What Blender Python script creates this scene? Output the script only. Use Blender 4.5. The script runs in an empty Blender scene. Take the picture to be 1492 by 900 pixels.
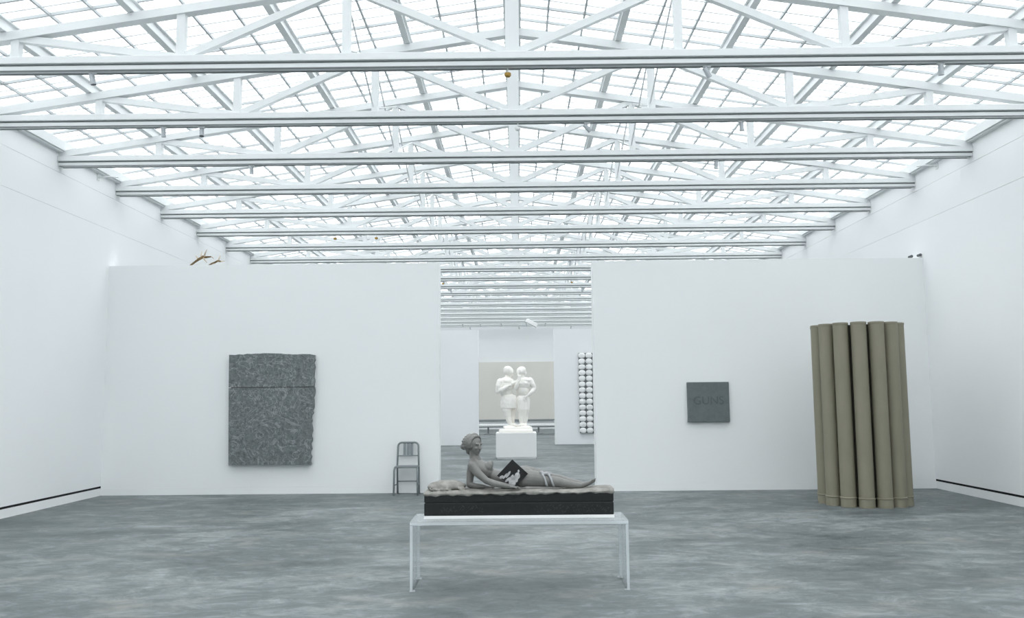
import bpy, bmesh, math, random
from mathutils import Vector, Matrix, Quaternion
import numpy as np
random.seed(4)
SC = bpy.context.scene
COL = SC.collection

# ------------------------------------------------------------------ camera
CAM_H = 1.55
FPX, PITCH, YAW, ROLL = 1249.86, .1035, -.0058, -.0093
fw = Vector((math.cos(PITCH)*math.sin(YAW), math.cos(PITCH)*math.cos(YAW), math.sin(PITCH)))
r0 = Vector((math.cos(YAW), -math.sin(YAW), 0)); u0 = r0.cross(fw)
rv = math.cos(ROLL)*r0 + math.sin(ROLL)*u0
uv = -math.sin(ROLL)*r0 + math.cos(ROLL)*u0
cam = bpy.data.cameras.new('camera'); cam.sensor_width = 36; cam.lens = FPX/1492*36
cam.clip_end = 300
co = bpy.data.objects.new('camera', cam); COL.objects.link(co)
M4 = Matrix((rv, uv, -fw)).transposed().to_4x4(); M4.translation = (0, 0, CAM_H)
co.matrix_world = M4
SC.camera = co

# ------------------------------------------------------------------ light: an overcast sky above the glass roof
world = bpy.data.worlds.new('overcast_sky'); SC.world = world; world.use_nodes = True
wn = world.node_tree.nodes; wl = world.node_tree.links
bg = wn['Background']
tc = wn.new('ShaderNodeTexCoord'); sx = wn.new('ShaderNodeSeparateXYZ'); rp = wn.new('ShaderNodeValToRGB')
wl.new(tc.outputs['Generated'], sx.inputs[0]); wl.new(sx.outputs['Z'], rp.inputs[0]); wl.new(rp.outputs[0], bg.inputs[0])
rp.color_ramp.elements[0].position = 0.0; rp.color_ramp.elements[0].color = (.86, .90, .92, 1)
rp.color_ramp.elements[1].position = 0.5; rp.color_ramp.elements[1].color = (.965, .985, 1.0, 1)
bg.inputs[1].default_value = 2.95
SC.view_settings.view_transform = 'Standard'; SC.view_settings.look = 'None'
SC.view_settings.gamma = 1.0; SC.view_settings.use_curve_mapping = False
SC.view_settings.exposure = 0.0
SC.cycles.max_bounces = 14; SC.cycles.diffuse_bounces = 8; SC.cycles.transparent_max_bounces = 16

# ------------------------------------------------------------------ helpers
def mat(name, col, rough=.6, metal=0.0, spec=.5, noise=None, bump=None, trans=0, ior=1.45):
    m = bpy.data.materials.new(name); m.use_nodes = True
    n = m.node_tree.nodes; l = m.node_tree.links; b = n['Principled BSDF']
    b.inputs['Base Color'].default_value = (*col, 1); b.inputs['Roughness'].default_value = rough
    b.inputs['Metallic'].default_value = metal; b.inputs['Specular IOR Level'].default_value = spec
    b.inputs['Transmission Weight'].default_value = trans; b.inputs['IOR'].default_value = ior
    t = None
    if noise or bump:
        t = n.new('ShaderNodeTexCoord')
    if noise:                                  # (scale, amount, detail)
        nt = n.new('ShaderNodeTexNoise'); nt.inputs['Scale'].default_value = noise[0]; nt.inputs['Detail'].default_value = noise[2]
        l.new(t.outputs['Object'], nt.inputs['Vector'])
        cr = n.new('ShaderNodeValToRGB'); l.new(nt.outputs['Fac'], cr.inputs[0])
        a = noise[1]
        cr.color_ramp.elements[0].position = .3; cr.color_ramp.elements[0].color = (*[c*(1-a) for c in col], 1)
        cr.color_ramp.elements[1].position = .7; cr.color_ramp.elements[1].color = (*[min(1, c*(1+a)) for c in col], 1)
        l.new(cr.outputs[0], b.inputs['Base Color'])
    if bump:                                   # (scale, strength, distance)
        nt = n.new('ShaderNodeTexNoise'); nt.inputs['Scale'].default_value = bump[0]; nt.inputs['Detail'].default_value = 5
        l.new(t.outputs['Object'], nt.inputs['Vector'])
        bn = n.new('ShaderNodeBump'); bn.inputs['Strength'].default_value = bump[1]; bn.inputs['Distance'].default_value = bump[2]
        l.new(nt.outputs['Fac'], bn.inputs['Height']); l.new(bn.outputs[0], b.inputs['Normal'])
    return m

def V(*a): return Vector(a)

class MB:
    """collects shapes, links them as one mesh object"""
    def __init__(self): self.bm = bmesh.new()
    def box(self, x0, x1, y0, y1, z0, z1, bev=0):
        bm = bmesh.new()
        bmesh.ops.create_cube(bm, size=1)
        for v in bm.verts:
            v.co = ((x0+x1)/2+v.co.x*(x1-x0), (y0+y1)/2+v.co.y*(y1-y0), (z0+z1)/2+v.co.z*(z1-z0))
        if bev: bmesh.ops.bevel(bm, geom=bm.edges[:], offset=bev, segments=2, affect='EDGES', profile=.6)
        self._join(bm); return self
    def _join(self, bm):
        me = bpy.data.meshes.new('tmp'); bm.to_mesh(me); bm.free(); self.bm.from_mesh(me); bpy.data.meshes.remove(me)
    def mesh(self, me): self.bm.from_mesh(me); return self
    def bar(self, p, q, w, h, up=(0, 0, 1)):
        p = Vector(p); q = Vector(q); d = (q-p).normalized(); s = d.cross(Vector(up)).normalized(); t = s.cross(d)
        b = self.bm
        vs = [b.verts.new(c + s*w/2*i + t*h/2*j) for c in (p, q) for i, j in ((-1, -1), (1, -1), (1, 1), (-1, 1))]
        for f in ((3, 2, 1, 0), (4, 5, 6, 7), (0, 1, 5, 4), (1, 2, 6, 5), (2, 3, 7, 6), (3, 0, 4, 7)):
            b.faces.new([vs[i] for i in f])
        return self
    def tube(self, pts, r, n=10, cap=True, round_end=False):
        """loft circles along a polyline; r is a number or a list; each may be (r_side, r_up)"""
        pts = [Vector(p) for p in pts]; b = self.bm
        rs = r if isinstance(r, (list, tuple)) else [r]*len(pts)
        if round_end:
            d0 = (pts[0]-pts[1]).normalized(); d1 = (pts[-1]-pts[-2]).normalized()
            a, z = rs[0], rs[-1]; m0 = max(a) if isinstance(a, tuple) else a; m1 = max(z) if isinstance(z, tuple) else z
            sc = lambda k, f: tuple(i*f for i in k) if isinstance(k, tuple) else k*f
            P0, R0, P1, R1 = [], [], [], []
            for t in (.96, .8, .5): P0.append(pts[0]+d0*m0*t); R0.append(sc(a, math.sqrt(1-t*t)))
            for t in (.5, .8, .96): P1.append(pts[-1]+d1*m1*t); R1.append(sc(z, math.sqrt(1-t*t)))
            pts = P0+pts+P1; rs = R0+list(rs)+R1
        rings = []; prev = None
        for i, p in enumerate(pts):
            a = pts[max(0, i-1)]; c = pts[min(len(pts)-1, i+1)]; d = (c-a).normalized()
            ref = Vector((0, 0, 1)) if abs(d.z) < .93 else Vector((0, 1, 0))
            if prev is None: s = d.cross(ref).normalized()
            else: s = (prev - d*prev.dot(d)).normalized()
            prev = s; t = s.cross(d)
            ra, rb = rs[i] if isinstance(rs[i], tuple) else (rs[i], rs[i])
            rings.append([b.verts.new(p + s*ra*math.cos(2*math.pi*k/n) + t*rb*math.sin(2*math.pi*k/n)) for k in range(n)])
        for A, B in zip(rings, rings[1:]):
            for k in range(n): b.faces.new((A[k], A[(k+1) % n], B[(k+1) % n], B[k]))
        if cap: b.faces.new(rings[0][::-1]); b.faces.new(rings[-1])
        return self
    def ell(self, c, r, rot=None, seg=20):
        bm = bmesh.new(); bmesh.ops.create_uvsphere(bm, u_segments=seg, v_segments=seg//2+2, radius=1)
        R = rot.to_matrix() if rot else Matrix.Identity(3)
        for v in bm.verts: v.co = Vector(c) + R @ Vector((v.co.x*r[0], v.co.y*r[1], v.co.z*r[2]))
        self._join(bm); return self
    def lathe(self, prof, c=(0, 0, 0), n=20, axis='Z'):
        b = self.bm; rings = []
        for rr, zz in prof:
            ring = []
            for k in range(n):
                a = 2*math.pi*k/n; v = Vector((rr*math.cos(a), rr*math.sin(a), zz))
                if axis == 'Y': v = Vector((v.x, v.z, v.y))
                if axis == 'X': v = Vector((v.z, v.x, v.y))
                ring.append(b.verts.new(Vector(c)+v))
            rings.append(ring)
        for A, B in zip(rings, rings[1:]):
            for k in range(n): b.faces.new((A[k], A[(k+1) % n], B[(k+1) % n], B[k]))
        b.faces.new(rings[0][::-1]); b.faces.new(rings[-1]); return self
    def prism(self, poly, axis, a, bb):
        b = self.bm
        def mk(p, t):
            return {'X': (t, p[0], p[1]), 'Y': (p[0], t, p[1]), 'Z': (p[0], p[1], t)}[axis]
        A = [b.verts.new(mk(p, a)) for p in poly]; B = [b.verts.new(mk(p, bb)) for p in poly]
        n = len(poly)
        b.faces.new(A[::-1]); b.faces.new(B)
        for k in range(n): b.faces.new((A[k], A[(k+1) % n], B[(k+1) % n], B[k]))
        return self
    def build(self, name, m, parent=None, smooth=False, at=None, angle=None):
        bmesh.ops.recalc_face_normals(self.bm, faces=self.bm.faces[:])
        me = bpy.data.meshes.new(name); self.bm.to_mesh(me); self.bm.free()
        if m: me.materials.append(m)
        o = bpy.data.objects.new(name, me); COL.objects.link(o)
        if smooth:
            for p in me.polygons: p.use_smooth = True
            if angle: me.set_sharp_from_angle(angle=math.radians(angle))
        if parent:
            o.parent = parent
        elif at is not None:
            for v in me.vertices: v.co -= Vector(at)
            o.location = at
        if parent:                              # parts are modelled in world space: bring them into their thing's space
            mw = WM(parent)
            me.transform(mw.inverted())
        return o

def WM(o):
    m = o.matrix_basis.copy()
    while o.parent:
        o = o.parent; m = o.matrix_basis @ m
    return m

def tag(o, label=None, cat=None, group=None, kind=None):
    if label: o['label'] = label
    if cat: o['category'] = cat
    if group: o['group'] = group
    if kind: o['kind'] = kind
    return o
def thing(name, loc, label, cat, group=None):
    o = bpy.data.objects.new(name, None); COL.objects.link(o); o.location = loc; o.empty_display_size = .1
    return tag(o, label, cat, group)
def struct(o): o['kind'] = 'structure'; return o
def copy_tree(o, parent=None):
    c = o.copy(); COL.objects.link(c)
    if parent: c.parent = parent
    for ch in list(o.children): copy_tree(ch, c)
    return c

def fuse(mb, voxel, iters=6, fac=.5, disp=None):
    """union of all the overlapping shapes as one continuous surface"""
    bmesh.ops.recalc_face_normals(mb.bm, faces=mb.bm.faces[:])
    me = bpy.data.meshes.new('fuse'); mb.bm.to_mesh(me); mb.bm.free()
    o = bpy.data.objects.new('fuse', me); COL.objects.link(o)
    rm = o.modifiers.new('r', 'REMESH'); rm.mode = 'VOXEL'; rm.voxel_size = voxel
    if iters:
        sm = o.modifiers.new('s', 'SMOOTH'); sm.factor = fac; sm.iterations = iters
    if disp:
        tx = bpy.data.textures.new('cl', 'CLOUDS'); tx.noise_scale = disp[0]; tx.noise_depth = 2
        dm = o.modifiers.new('d', 'DISPLACE'); dm.texture = tx; dm.strength = disp[1]; dm.texture_coords = 'LOCAL'
    dg = bpy.context.evaluated_depsgraph_get(); dg.update()
    out = bpy.data.meshes.new_from_object(o.evaluated_get(dg))
    bpy.data.objects.remove(o)
    return MB().mesh(out)

# ------------------------------------------------------------------ materials
WHITE = mat('white_wall_paint', (.83, .843, .85), .75, spec=.25, noise=(.6, .012, 3), bump=(60, .05, .004))
WHITE2 = mat('white_partition_paint', (.825, .838, .84), .75, spec=.25, noise=(.5, .012, 3), bump=(60, .05, .004))
REARP = mat('white_rear_brightened', (.875, .89, .90), .75, spec=.25, noise=(.5, .012, 3))  # rear partitions paler: the far room's brighter light is put into the colour
TRACKD = mat('grey_track_slot_gap_shade', (.24, .255, .26), .6, noise=(6, .05, 2))  # dark track slot, and shade painted into the gap under the chord
STEEL = mat('white_painted_steel', (.70, .72, .725), .45, spec=.4, noise=(3, .01, 2))
BARS = mat('grey_glazing_bar', (.43, .455, .465), .5, noise=(5, .03, 2))
BARS_F = mat('pale_glazing_bar', (.72, .75, .765), .5, noise=(5, .03, 2))
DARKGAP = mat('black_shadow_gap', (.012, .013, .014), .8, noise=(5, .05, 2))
STONE_W = mat('white_plaster', (.90, .875, .83), .7, spec=.3, noise=(4, .02, 3), bump=(25, .15, .01))
PLINTH = mat('white_plinth_paint', (.85, .85, .845), .6, noise=(2, .01, 2))
ALU = mat('brushed_aluminium', (.22, .245, .255), .42, metal=.75, noise=(30, .05, 3))
BEIGE = mat('beige_canvas', (.74, .715, .665), .85, spec=.2, noise=(1.2, .02, 4), bump=(150, .1, .002))
TAUPE = mat('taupe_painted_tube', (.225, .21, .155), .6, noise=(1.5, .06, 4), bump=(40, .08, .004))
TAUPE_L = mat('taupe_band', (.27, .255, .195), .6, noise=(3, .05, 3))
DKCORE = mat('dark_core', (.05, .047, .035), .9, noise=(3, .05, 2))
SLATEP = mat('grey_slate_plate', (.128, .15, .152), .7, noise=(14, .10, 5), bump=(80, .1, .003))
SLATED = mat('engraved_slate', (.098, .115, .116), .8, noise=(14, .08, 5))
MARBLE = mat('grey_carved_stone', (.165, .165, .155), .36, noise=(9, .16, 5), bump=(60, .2, .004))
MATT = mat('grey_carved_mattress', (.235, .23, .21), .7, noise=(14, .38, 6), bump=(40, .4, .008))
DRAPE = mat('pale_carved_cloth', (.34, .35, .36), .7, noise=(12, .1, 4))
BLACK = mat('black_stone', (.010, .011, .011), .4, noise=(40, .3, 5))
PBLACK = mat('black_print', (.010, .010, .011), .45, noise=(8, .1, 2))
PGREY = mat('grey_print', (.42, .42, .42), .5, noise=(30, .35, 4))
ANTLER = mat('brown_antler', (.13, .085, .03), .55, noise=(20, .7, 5), bump=(60, .3, .004))
ANTL_T = mat('pale_antler_tip', (.5, .42, .33), .55, noise=(20, .2, 5))
FIX = mat('grey_lamp_housing', (.42, .45, .47), .5, noise=(10, .03, 2))
FIXD = mat('dark_lamp_mouth', (.10, .11, .12), .5, noise=(10, .03, 2))
OCHRE = mat('ochre_sensor', (.42, .25, .05), .5, noise=(20, .05, 2))
BENCHD = mat('grey_bench_paint', (.30, .32, .33), .5, noise=(5, .05, 2))
TILE = mat('white_tile_glaze', (.88, .88, .88), .35, noise=(4, .01, 2))
TILEB = mat('dark_grid_backing', (.16, .17, .17), .7, noise=(5, .1, 2))

# floor: polished mottled concrete
FLOOR = bpy.data.materials.new('polished_concrete'); FLOOR.use_nodes = True
n = FLOOR.node_tree.nodes; l = FLOOR.node_tree.links; b = n['Principled BSDF']
t = n.new('ShaderNodeTexCoord'); mp = n.new('ShaderNodeMapping'); mp.inputs['Scale'].default_value = (.55, .9, 1)
l.new(t.outputs['Object'], mp.inputs[0])
n1 = n.new('ShaderNodeTexNoise'); n1.inputs['Scale'].default_value = .9; n1.inputs['Detail'].default_value = 9; n1.inputs['Roughness'].default_value = .68; n1.inputs['Distortion'].default_value = .6
n2 = n.new('ShaderNodeTexNoise'); n2.inputs['Scale'].default_value = 5.5; n2.inputs['Detail'].default_value = 12; n2.inputs['Roughness'].default_value = .8; n2.inputs['Distortion'].default_value = .8
n3 = n.new('ShaderNodeTexNoise'); n3.inputs['Scale'].default_value = 2.2; n3.inputs['Detail'].default_value = 6; n3.inputs['Roughness'].default_value = .65
for k in (n1, n2, n3): l.new(mp.outputs[0], k.inputs['Vector'])
mx = n.new('ShaderNodeMix'); mx.data_type = 'FLOAT'; mx.inputs[0].default_value = .55
l.new(n1.outputs['Fac'], mx.inputs[2]); l.new(n2.outputs['Fac'], mx.inputs[3])
cr = n.new('ShaderNodeValToRGB'); l.new(mx.outputs[0], cr.inputs[0])
e = cr.color_ramp.elements
e[0].position = .36; e[0].color = (.052, .066, .069, 1)
e[1].position = .64; e[1].color = (.30, .325, .33, 1)
e2 = e.new(.5); e2.color = (.130, .150, .154, 1)
br = n.new('ShaderNodeValToRGB'); l.new(n3.outputs['Fac'], br.inputs[0])
br.color_ramp.elements[0].position = .55; br.color_ramp.elements[0].color = (0, 0, 0, 1)
br.color_ramp.elements[1].position = .72; br.color_ramp.elements[1].color = (1, 1, 1, 1)
mc = n.new('ShaderNodeMix'); mc.data_type = 'RGBA'
l.new(cr.outputs[0], mc.inputs[6]); mc.inputs[7].default_value = (.31, .285, .245, 1)
ml = n.new('ShaderNodeMath'); ml.operation = 'MULTIPLY'; ml.inputs[1].default_value = .45
l.new(br.outputs[0], ml.inputs[0]); l.new(ml.outputs[0], mc.inputs[0])
l.new(mc.outputs[2], b.inputs['Base Color'])
rr = n.new('ShaderNodeMapRange'); rr.inputs[3].default_value = .42; rr.inputs[4].default_value = .62
l.new(n2.outputs['Fac'], rr.inputs[0]); l.new(rr.outputs[0], b.inputs['Roughness'])
b.inputs['Specular IOR Level'].default_value = .22

# roof glass: lightly frosted panes
GLASS = bpy.data.materials.new('frosted_roof_glass'); GLASS.use_nodes = True
n = GLASS.node_tree.nodes; l = GLASS.node_tree.links; n.remove(n['Principled BSDF'])
tr = n.new('ShaderNodeBsdfTransparent'); tr.inputs[0].default_value = (.96, .98, .985, 1)
tl = n.new('ShaderNodeBsdfTranslucent'); tl.inputs[0].default_value = (.9, .93, .95, 1)
mi = n.new('ShaderNodeMixShader'); mi.inputs[0].default_value = .28
l.new(tr.outputs[0], mi.inputs[1]); l.new(tl.outputs[0], mi.inputs[2]); l.new(mi.outputs[0], n['Material Output'].inputs[0])

# acrylic
ACR = bpy.data.materials.new('clear_acrylic'); ACR.use_nodes = True
n = ACR.node_tree.nodes; l = ACR.node_tree.links; b = n['Principled BSDF']
b.inputs['Base Color'].default_value = (.97, .99, 1, 1); b.inputs['Roughness'].default_value = .04
b.inputs['Transmission Weight'].default_value = 1; b.inputs['IOR'].default_value = 1.3
tr = n.new('ShaderNodeBsdfTransparent'); tr.inputs[0].default_value = (.97, .985, .99, 1)
df = n.new('ShaderNodeBsdfDiffuse'); df.inputs[0].default_value = (.9, .93, .94, 1)
m1 = n.new('ShaderNodeMixShader'); m1.inputs[0].default_value = .55
m2 = n.new('ShaderNodeMixShader'); m2.inputs[0].default_value = .10
l.new(b.outputs[0], m1.inputs[1]); l.new(tr.outputs[0], m1.inputs[2])
l.new(m1.outputs[0], m2.inputs[1]); l.new(df.outputs[0], m2.inputs[2]); l.new(m2.outputs[0], n['Material Output'].inputs[0])
ACRE = mat('polished_acrylic_edge', (.80, .84, .85), .2, noise=(8, .02, 2))
n = ACRE.node_tree.nodes; l = ACRE.node_tree.links
tr = n.new('ShaderNodeBsdfTransparent'); m1 = n.new('ShaderNodeMixShader'); m1.inputs[0].default_value = .6
l.new(n['Principled BSDF'].outputs[0], m1.inputs[1]); l.new(tr.outputs[0], m1.inputs[2]); l.new(m1.outputs[0], n['Material Output'].inputs[0])

# stone slab: dark grey granite with pale veins
GRAN = bpy.data.materials.new('grey_granite'); GRAN.use_nodes = True
n = GRAN.node_tree.nodes; l = GRAN.node_tree.links; b = n['Principled BSDF']; b.inputs['Roughness'].default_value = .7
t = n.new('ShaderNodeTexCoord')
n1 = n.new('ShaderNodeTexNoise'); n1.inputs['Scale'].default_value = 15; n1.inputs['Detail'].default_value = 9; n1.inputs['Roughness'].default_value = .85
n2 = n.new('ShaderNodeTexNoise'); n2.inputs['Scale'].default_value = 3.2; n2.inputs['Detail'].default_value = 4; n2.inputs['Distortion'].default_value = 2.6
for k in (n1, n2): l.new(t.outputs['Object'], k.inputs['Vector'])
c1 = n.new('ShaderNodeValToRGB'); l.new(n1.outputs['Fac'], c1.inputs[0])
c1.color_ramp.elements[0].position = .35; c1.color_ramp.elements[0].color = (.06, .072, .073, 1)
c1.color_ramp.elements[1].position = .68; c1.color_ramp.elements[1].color = (.235, .26, .26, 1)
c2 = n.new('ShaderNodeValToRGB'); l.new(n2.outputs['Fac'], c2.inputs[0])
c2.color_ramp.elements[0].position = .478; c2.color_ramp.elements[0].color = (0, 0, 0, 1)
c2.color_ramp.elements[1].position = .5; c2.color_ramp.elements[1].color = (.42, .42, .42, 1)
e = c2.color_ramp.elements.new(.522); e.color = (0, 0, 0, 1)
mc = n.new('ShaderNodeMix'); mc.data_type = 'RGBA'; l.new(c2.outputs[0], mc.inputs[0]); l.new(c1.outputs[0], mc.inputs[6]); mc.inputs[7].default_value = (.52, .55, .55, 1)
l.new(mc.outputs[2], b.inputs['Base Color'])
bn = n.new('ShaderNodeBump'); bn.inputs['Strength'].default_value = .5; bn.inputs['Distance'].default_value = .02
l.new(n1.outputs['Fac'], bn.inputs['Height']); l.new(bn.outputs[0], b.inputs['Normal'])

# ------------------------------------------------------------------ the hall
XC = -.024; W = 6.94; XL = XC-W; XR = XC+W
Y0, Y1 = -7.0, 43.42
D = 1.883; YT0 = 4.785*D; NT = 19
YP, YP2 = 14.475, 28.95; PT = .34; HP = 3.86
ZC = 6.35; SL = .15                                # top chord of a truss at the ridge, and its slope
def zc(x): return ZC - SL*abs(x-XC)
GZ = .23                                          # the glass lies this far above the chord axis

struct(MB().box(XL-.4, XR+.4, Y0-.3, Y1+.3, -.25, 0).build('floor', FLOOR))
for side, xw, s in (('left', XL, -1), ('right', XR, 1)):
    def bx(m, a, bb, z0, z1): return m.box(min(xw+s*a, xw+s*bb), max(xw+s*a, xw+s*bb), Y0, Y1, z0, z1)
    m = MB()
    bx(m, 0, .30, .155, 4.4775); bx(m, 0, .30, 4.4825, 5.0375); bx(m, 0, .30, 5.0425, 5.50)
    struct(m.build('wall_'+side, WHITE))
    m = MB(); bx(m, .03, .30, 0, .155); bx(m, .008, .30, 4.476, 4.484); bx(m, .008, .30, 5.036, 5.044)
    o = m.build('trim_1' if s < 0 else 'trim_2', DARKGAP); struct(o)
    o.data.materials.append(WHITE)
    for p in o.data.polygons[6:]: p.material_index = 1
    m = MB(); bx(m, 0, .03, 0, .118); struct(m.build('baseboard_'+side, WHITE))
def gable(y0, y1, name):
    poly = [(XL-.3, 0), (XR+.3, 0), (XR+.3, 5.5), (XR, zc(XR)+GZ), (XC, ZC+GZ), (XL, zc(XL)+GZ), (XL-.3, 5.5)]
    return struct(MB().prism(poly, 'Y', y0, y1).build(name, WHITE))
gable(Y1, Y1+.3, 'wall_back'); gable(Y0-.3, Y0, 'wall_front')

# the two partitions, each a pair of free-topped walls with a doorway between
def part(y, xa, xb, name, bname, WHITE2=WHITE2):
    o = struct(MB().box(xa, xb, y, y+PT, .122, HP).build(name, WHITE2))
    struct(MB().box(xa, xb, y-.004, y+PT+.004, 0, .118, .002).build(bname, WHITE2))
    struct(MB().box(xa+.01, xb-.01, y+.006, y+PT-.006, .117, .123).build(bname.replace('baseboard', 'trim'), WHITE2))
part(YP, XL, -1.325, 'wall_middle_left', 'baseboard_middle_left')
part(YP, 1.295, XR, 'wall_middle_right', 'baseboard_middle_right')
part(YP2, XL, -1.325, 'wall_rear_left', 'baseboard_rear_left', REARP)
part(YP2, 1.235, XR, 'wall_rear_right', 'baseboard_rear_right', REARP)

# eave beams along the wall tops
for side, xw, s in (('left', XL, 1), ('right', XR, -1)):
    m = MB(); xs = sorted((xw, xw+s*.10)); m.box(xs[0], xs[1], Y0, Y1, 5.36, 5.50)
    xs = sorted((xw, xw+s*.07)); m.box(xs[0], xs[1], Y0, Y1, 5.335, 5.36)
    struct(m.build('trim_3' if s > 0 else 'trim_4', STEEL))

# glass roof
for i, s in enumerate((-1, 1)):
    m = MB()
    xe = XC+s*(W+.25)
    bmv = [m.bm.verts.new(p) for p in ((XC, Y0, ZC+GZ), (XC, Y1, ZC+GZ), (xe, Y1, zc(xe)+GZ), (xe, Y0, zc(xe)+GZ))]
    m.bm.faces.new(bmv)
    w = struct(m.build('window_%d' % (i+1), GLASS))
    g = MB(); gf = MB()
    for k in range(1, 15):                         # bars along the hall, three panes between purlins
        if k % 3 == 0: continue
        x = XC+s*W/15*k; g.bar((x, Y0, zc(x)+GZ-.02), (x, Y1, zc(x)+GZ-.02), .024, .035)
    for k in range(-9, 22):                        # per bay: two strong cross bars, and fine ones between
        for f in (0, .785, .14, .27, .40, .53, .66, .90):
            y = YT0+D*(k+f+.01)
            if not (Y0 < y < Y1): continue
            a = V(XC, y, ZC+GZ-.02); c = V(xe, y, zc(xe)+GZ-.02)
            if f in (0, .785): g.bar(a, c, .024, .035)
            else: gf.bar(a, c, .018, .018)
    g.build('glazing_bars', BARS, w); gf.build('glazing_bars_pale', BARS_F, w)

# purlins
names = ['first', 'second', 'third', 'fourth']
for s, sd in ((0, ''), (-1, 'left'), (1, 'right')):
    for k in range(1, 5) if s else (0,):
        x = XC+s*k*W/5; z = zc(x)+.055
        m = MB(); hw = .042 if k else .07
        h = .15
        # an I-section: bottom flange, web, top flange
        m.box(x-hw, x+hw, Y0, Y1, z, z+.018); m.box(x-.012, x+.012, Y0, Y1, z+.018, z+h-.018); m.box(x-hw, x+hw, Y0, Y1, z+h-.018, z+h)
        if k == 0: m.box(x-.11, x+.11, Y0, Y1, z-.02, z)
        o = m.build('ridge_beam' if k == 0 else 'roof_purlin', STEEL, at=(x, Y0, z))
        if k == 0: tag(o, 'white ridge beam running down the middle of the glass roof', 'roof beam')
        else: tag(o, 'white steel purlin under the glass, %s to the %s of the ridge beam' % (names[k-1], sd), 'roof beam', 'purlins running the length of the roof')

# trusses
NP = 1.808
ORD = ['first', 'second', 'third', 'fourth', 'fifth', 'sixth', 'seventh', 'eighth', 'ninth', 'tenth', 'eleventh', 'twelfth', 'thirteenth',
       'fourteenth', 'fifteenth', 'sixteenth', 'seventeenth', 'eighteenth', 'nineteenth']
def make_truss(y):
    r = thing('roof_truss', (XC, y, 5.12), None, 'roof truss', 'white roof trusses spanning the hall')
    MB().box(XL, XR, y-.09, y+.09, 5.197, 5.277, .006).build('bottom_chord', STEEL, r)
    tk = MB().box(XL, XR, y-.065, y+.065, 5.130, 5.176, .003).build('lighting_track', STEEL, r)
    m = MB().box(XL, XR, y-.05, y+.05, 5.176, 5.197); m.box(XL+.02, XR-.02, y-.065, y-.038, 5.122, 5.130); m.box(XL+.02, XR-.02, y+.038, y+.065, 5.122, 5.130); m.build('slot', TRACKD, tk)['label'] = 'dark slot along the track, with shade painted into the gap above'  # web between chord and track is greyed as painted shade
    for s in (-1, 1):
        MB().bar((XC, y, ZC), (XC+s*W, y, zc(XC+s*W)), .12, .095).build('top_chord', STEEL, r)
        for k in (1, 2, 3):
            x = XC+s*NP*k
            MB().bar((x, y, 5.277), (x, y, zc(x)-.04), .09, .085, (0, 1, 0)).build('vertical_strut', STEEL, r)
        nodes = [(XC, 5.27), (XC+s*NP, zc(NP)-.02), (XC+s*NP*2, 5.27), (XC+s*NP*3, zc(NP*3)-.02)]
        for (xa, za), (xb, zb) in zip(nodes, nodes[1:]):
            MB().bar((xa, y, za), (xb, y, zb), .075, .08).build('diagonal_strut', STEEL, r)
    MB().bar((XC, y, 5.277), (XC, y, ZC+.02), .15, .12, (0, 1, 0)).build('king_post', STEEL, r)
    return r
t0 = make_truss(YT0)
trusses = [t0]
for k in range(1, NT):
    c = copy_tree(t0); c.location.y = YT0+k*D; trusses.append(c)
for k, c in enumerate(trusses):
    c['label'] = 'white steel roof truss, %s from the front of the picture' % ORD[k] if k else 'white steel roof truss nearest the camera, along the top of the picture'

# thin crossed rods between the trusses, one pair each side of the ridge
def brace(y, s):
    x = XC+s*NP; zt = zc(x)-.08
    r = thing('cross_brace', (x, y, 5.33), None, 'roof brace', 'thin crossed brace rods between trusses')
    for a, bb in ((5.36, zt), (zt, 5.36)):
        MB().tube([(x+.02*(1 if a < bb else -1), y+.05, a), (x+.02*(1 if a < bb else -1), y+D-.05, bb)], .011, 6).build('rod', STEEL, r)
    return r
for s, sd in ((-1, 'left'), (1, 'right')):
    b0 = brace(YT0, s)
    for k in range(NT-1):
        c = b0 if k == 0 else copy_tree(b0)
        c.location.y = YT0+k*D
        c['label'] = 'thin crossed white rods between the %s and %s trusses, %s of the ridge' % (ORD[k], ORD[k+1], sd)

# ------------------------------------------------------------------ reclining statue on its acrylic bench
BT = .555; BX0, BX1, BY0, BY1 = -.892, .892, 7.12, 7.63
r = thing('acrylic_bench', (0, 7.37, 0), 'clear acrylic bench with flat side panels under the reclining statue', 'bench')
MB().box(BX0, BX1, BY0, BY1, BT-.03, BT, .003).build('bench_top', ACR, r)
for s in (-1, 1):
    x0, x1 = sorted((s*.892, s*.862))
    p = MB().box(x0, x1, BY0, BY1, 0, BT-.03, .003).build('side_panel', ACR, r)
    m = MB()
    for y in (BY0, BY1): m.box(x0+.004, x1-.004, y-.002, y+.002, .004, BT-.032)
    m.build('panel_edge', ACRE, p)['label'] = 'bright polished acrylic edge'
    for y in (BY0+.015, BY1-.015):
        xf = sorted((s*.892, s*.845)); MB().box(xf[0], xf[1], y-.012, y+.012, 0, .012, .002).build('foot', ACRE, r)
m = MB(); m.box(BX0+.004, BX1-.004, BY0-.002, BY0+.002, BT-.027, BT-.003); m.box(BX0+.004, BX1-.004, BY1-.002, BY1+.002, BT-.027, BT-.003)
m.build('front_edge', ACRE, r)

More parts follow.
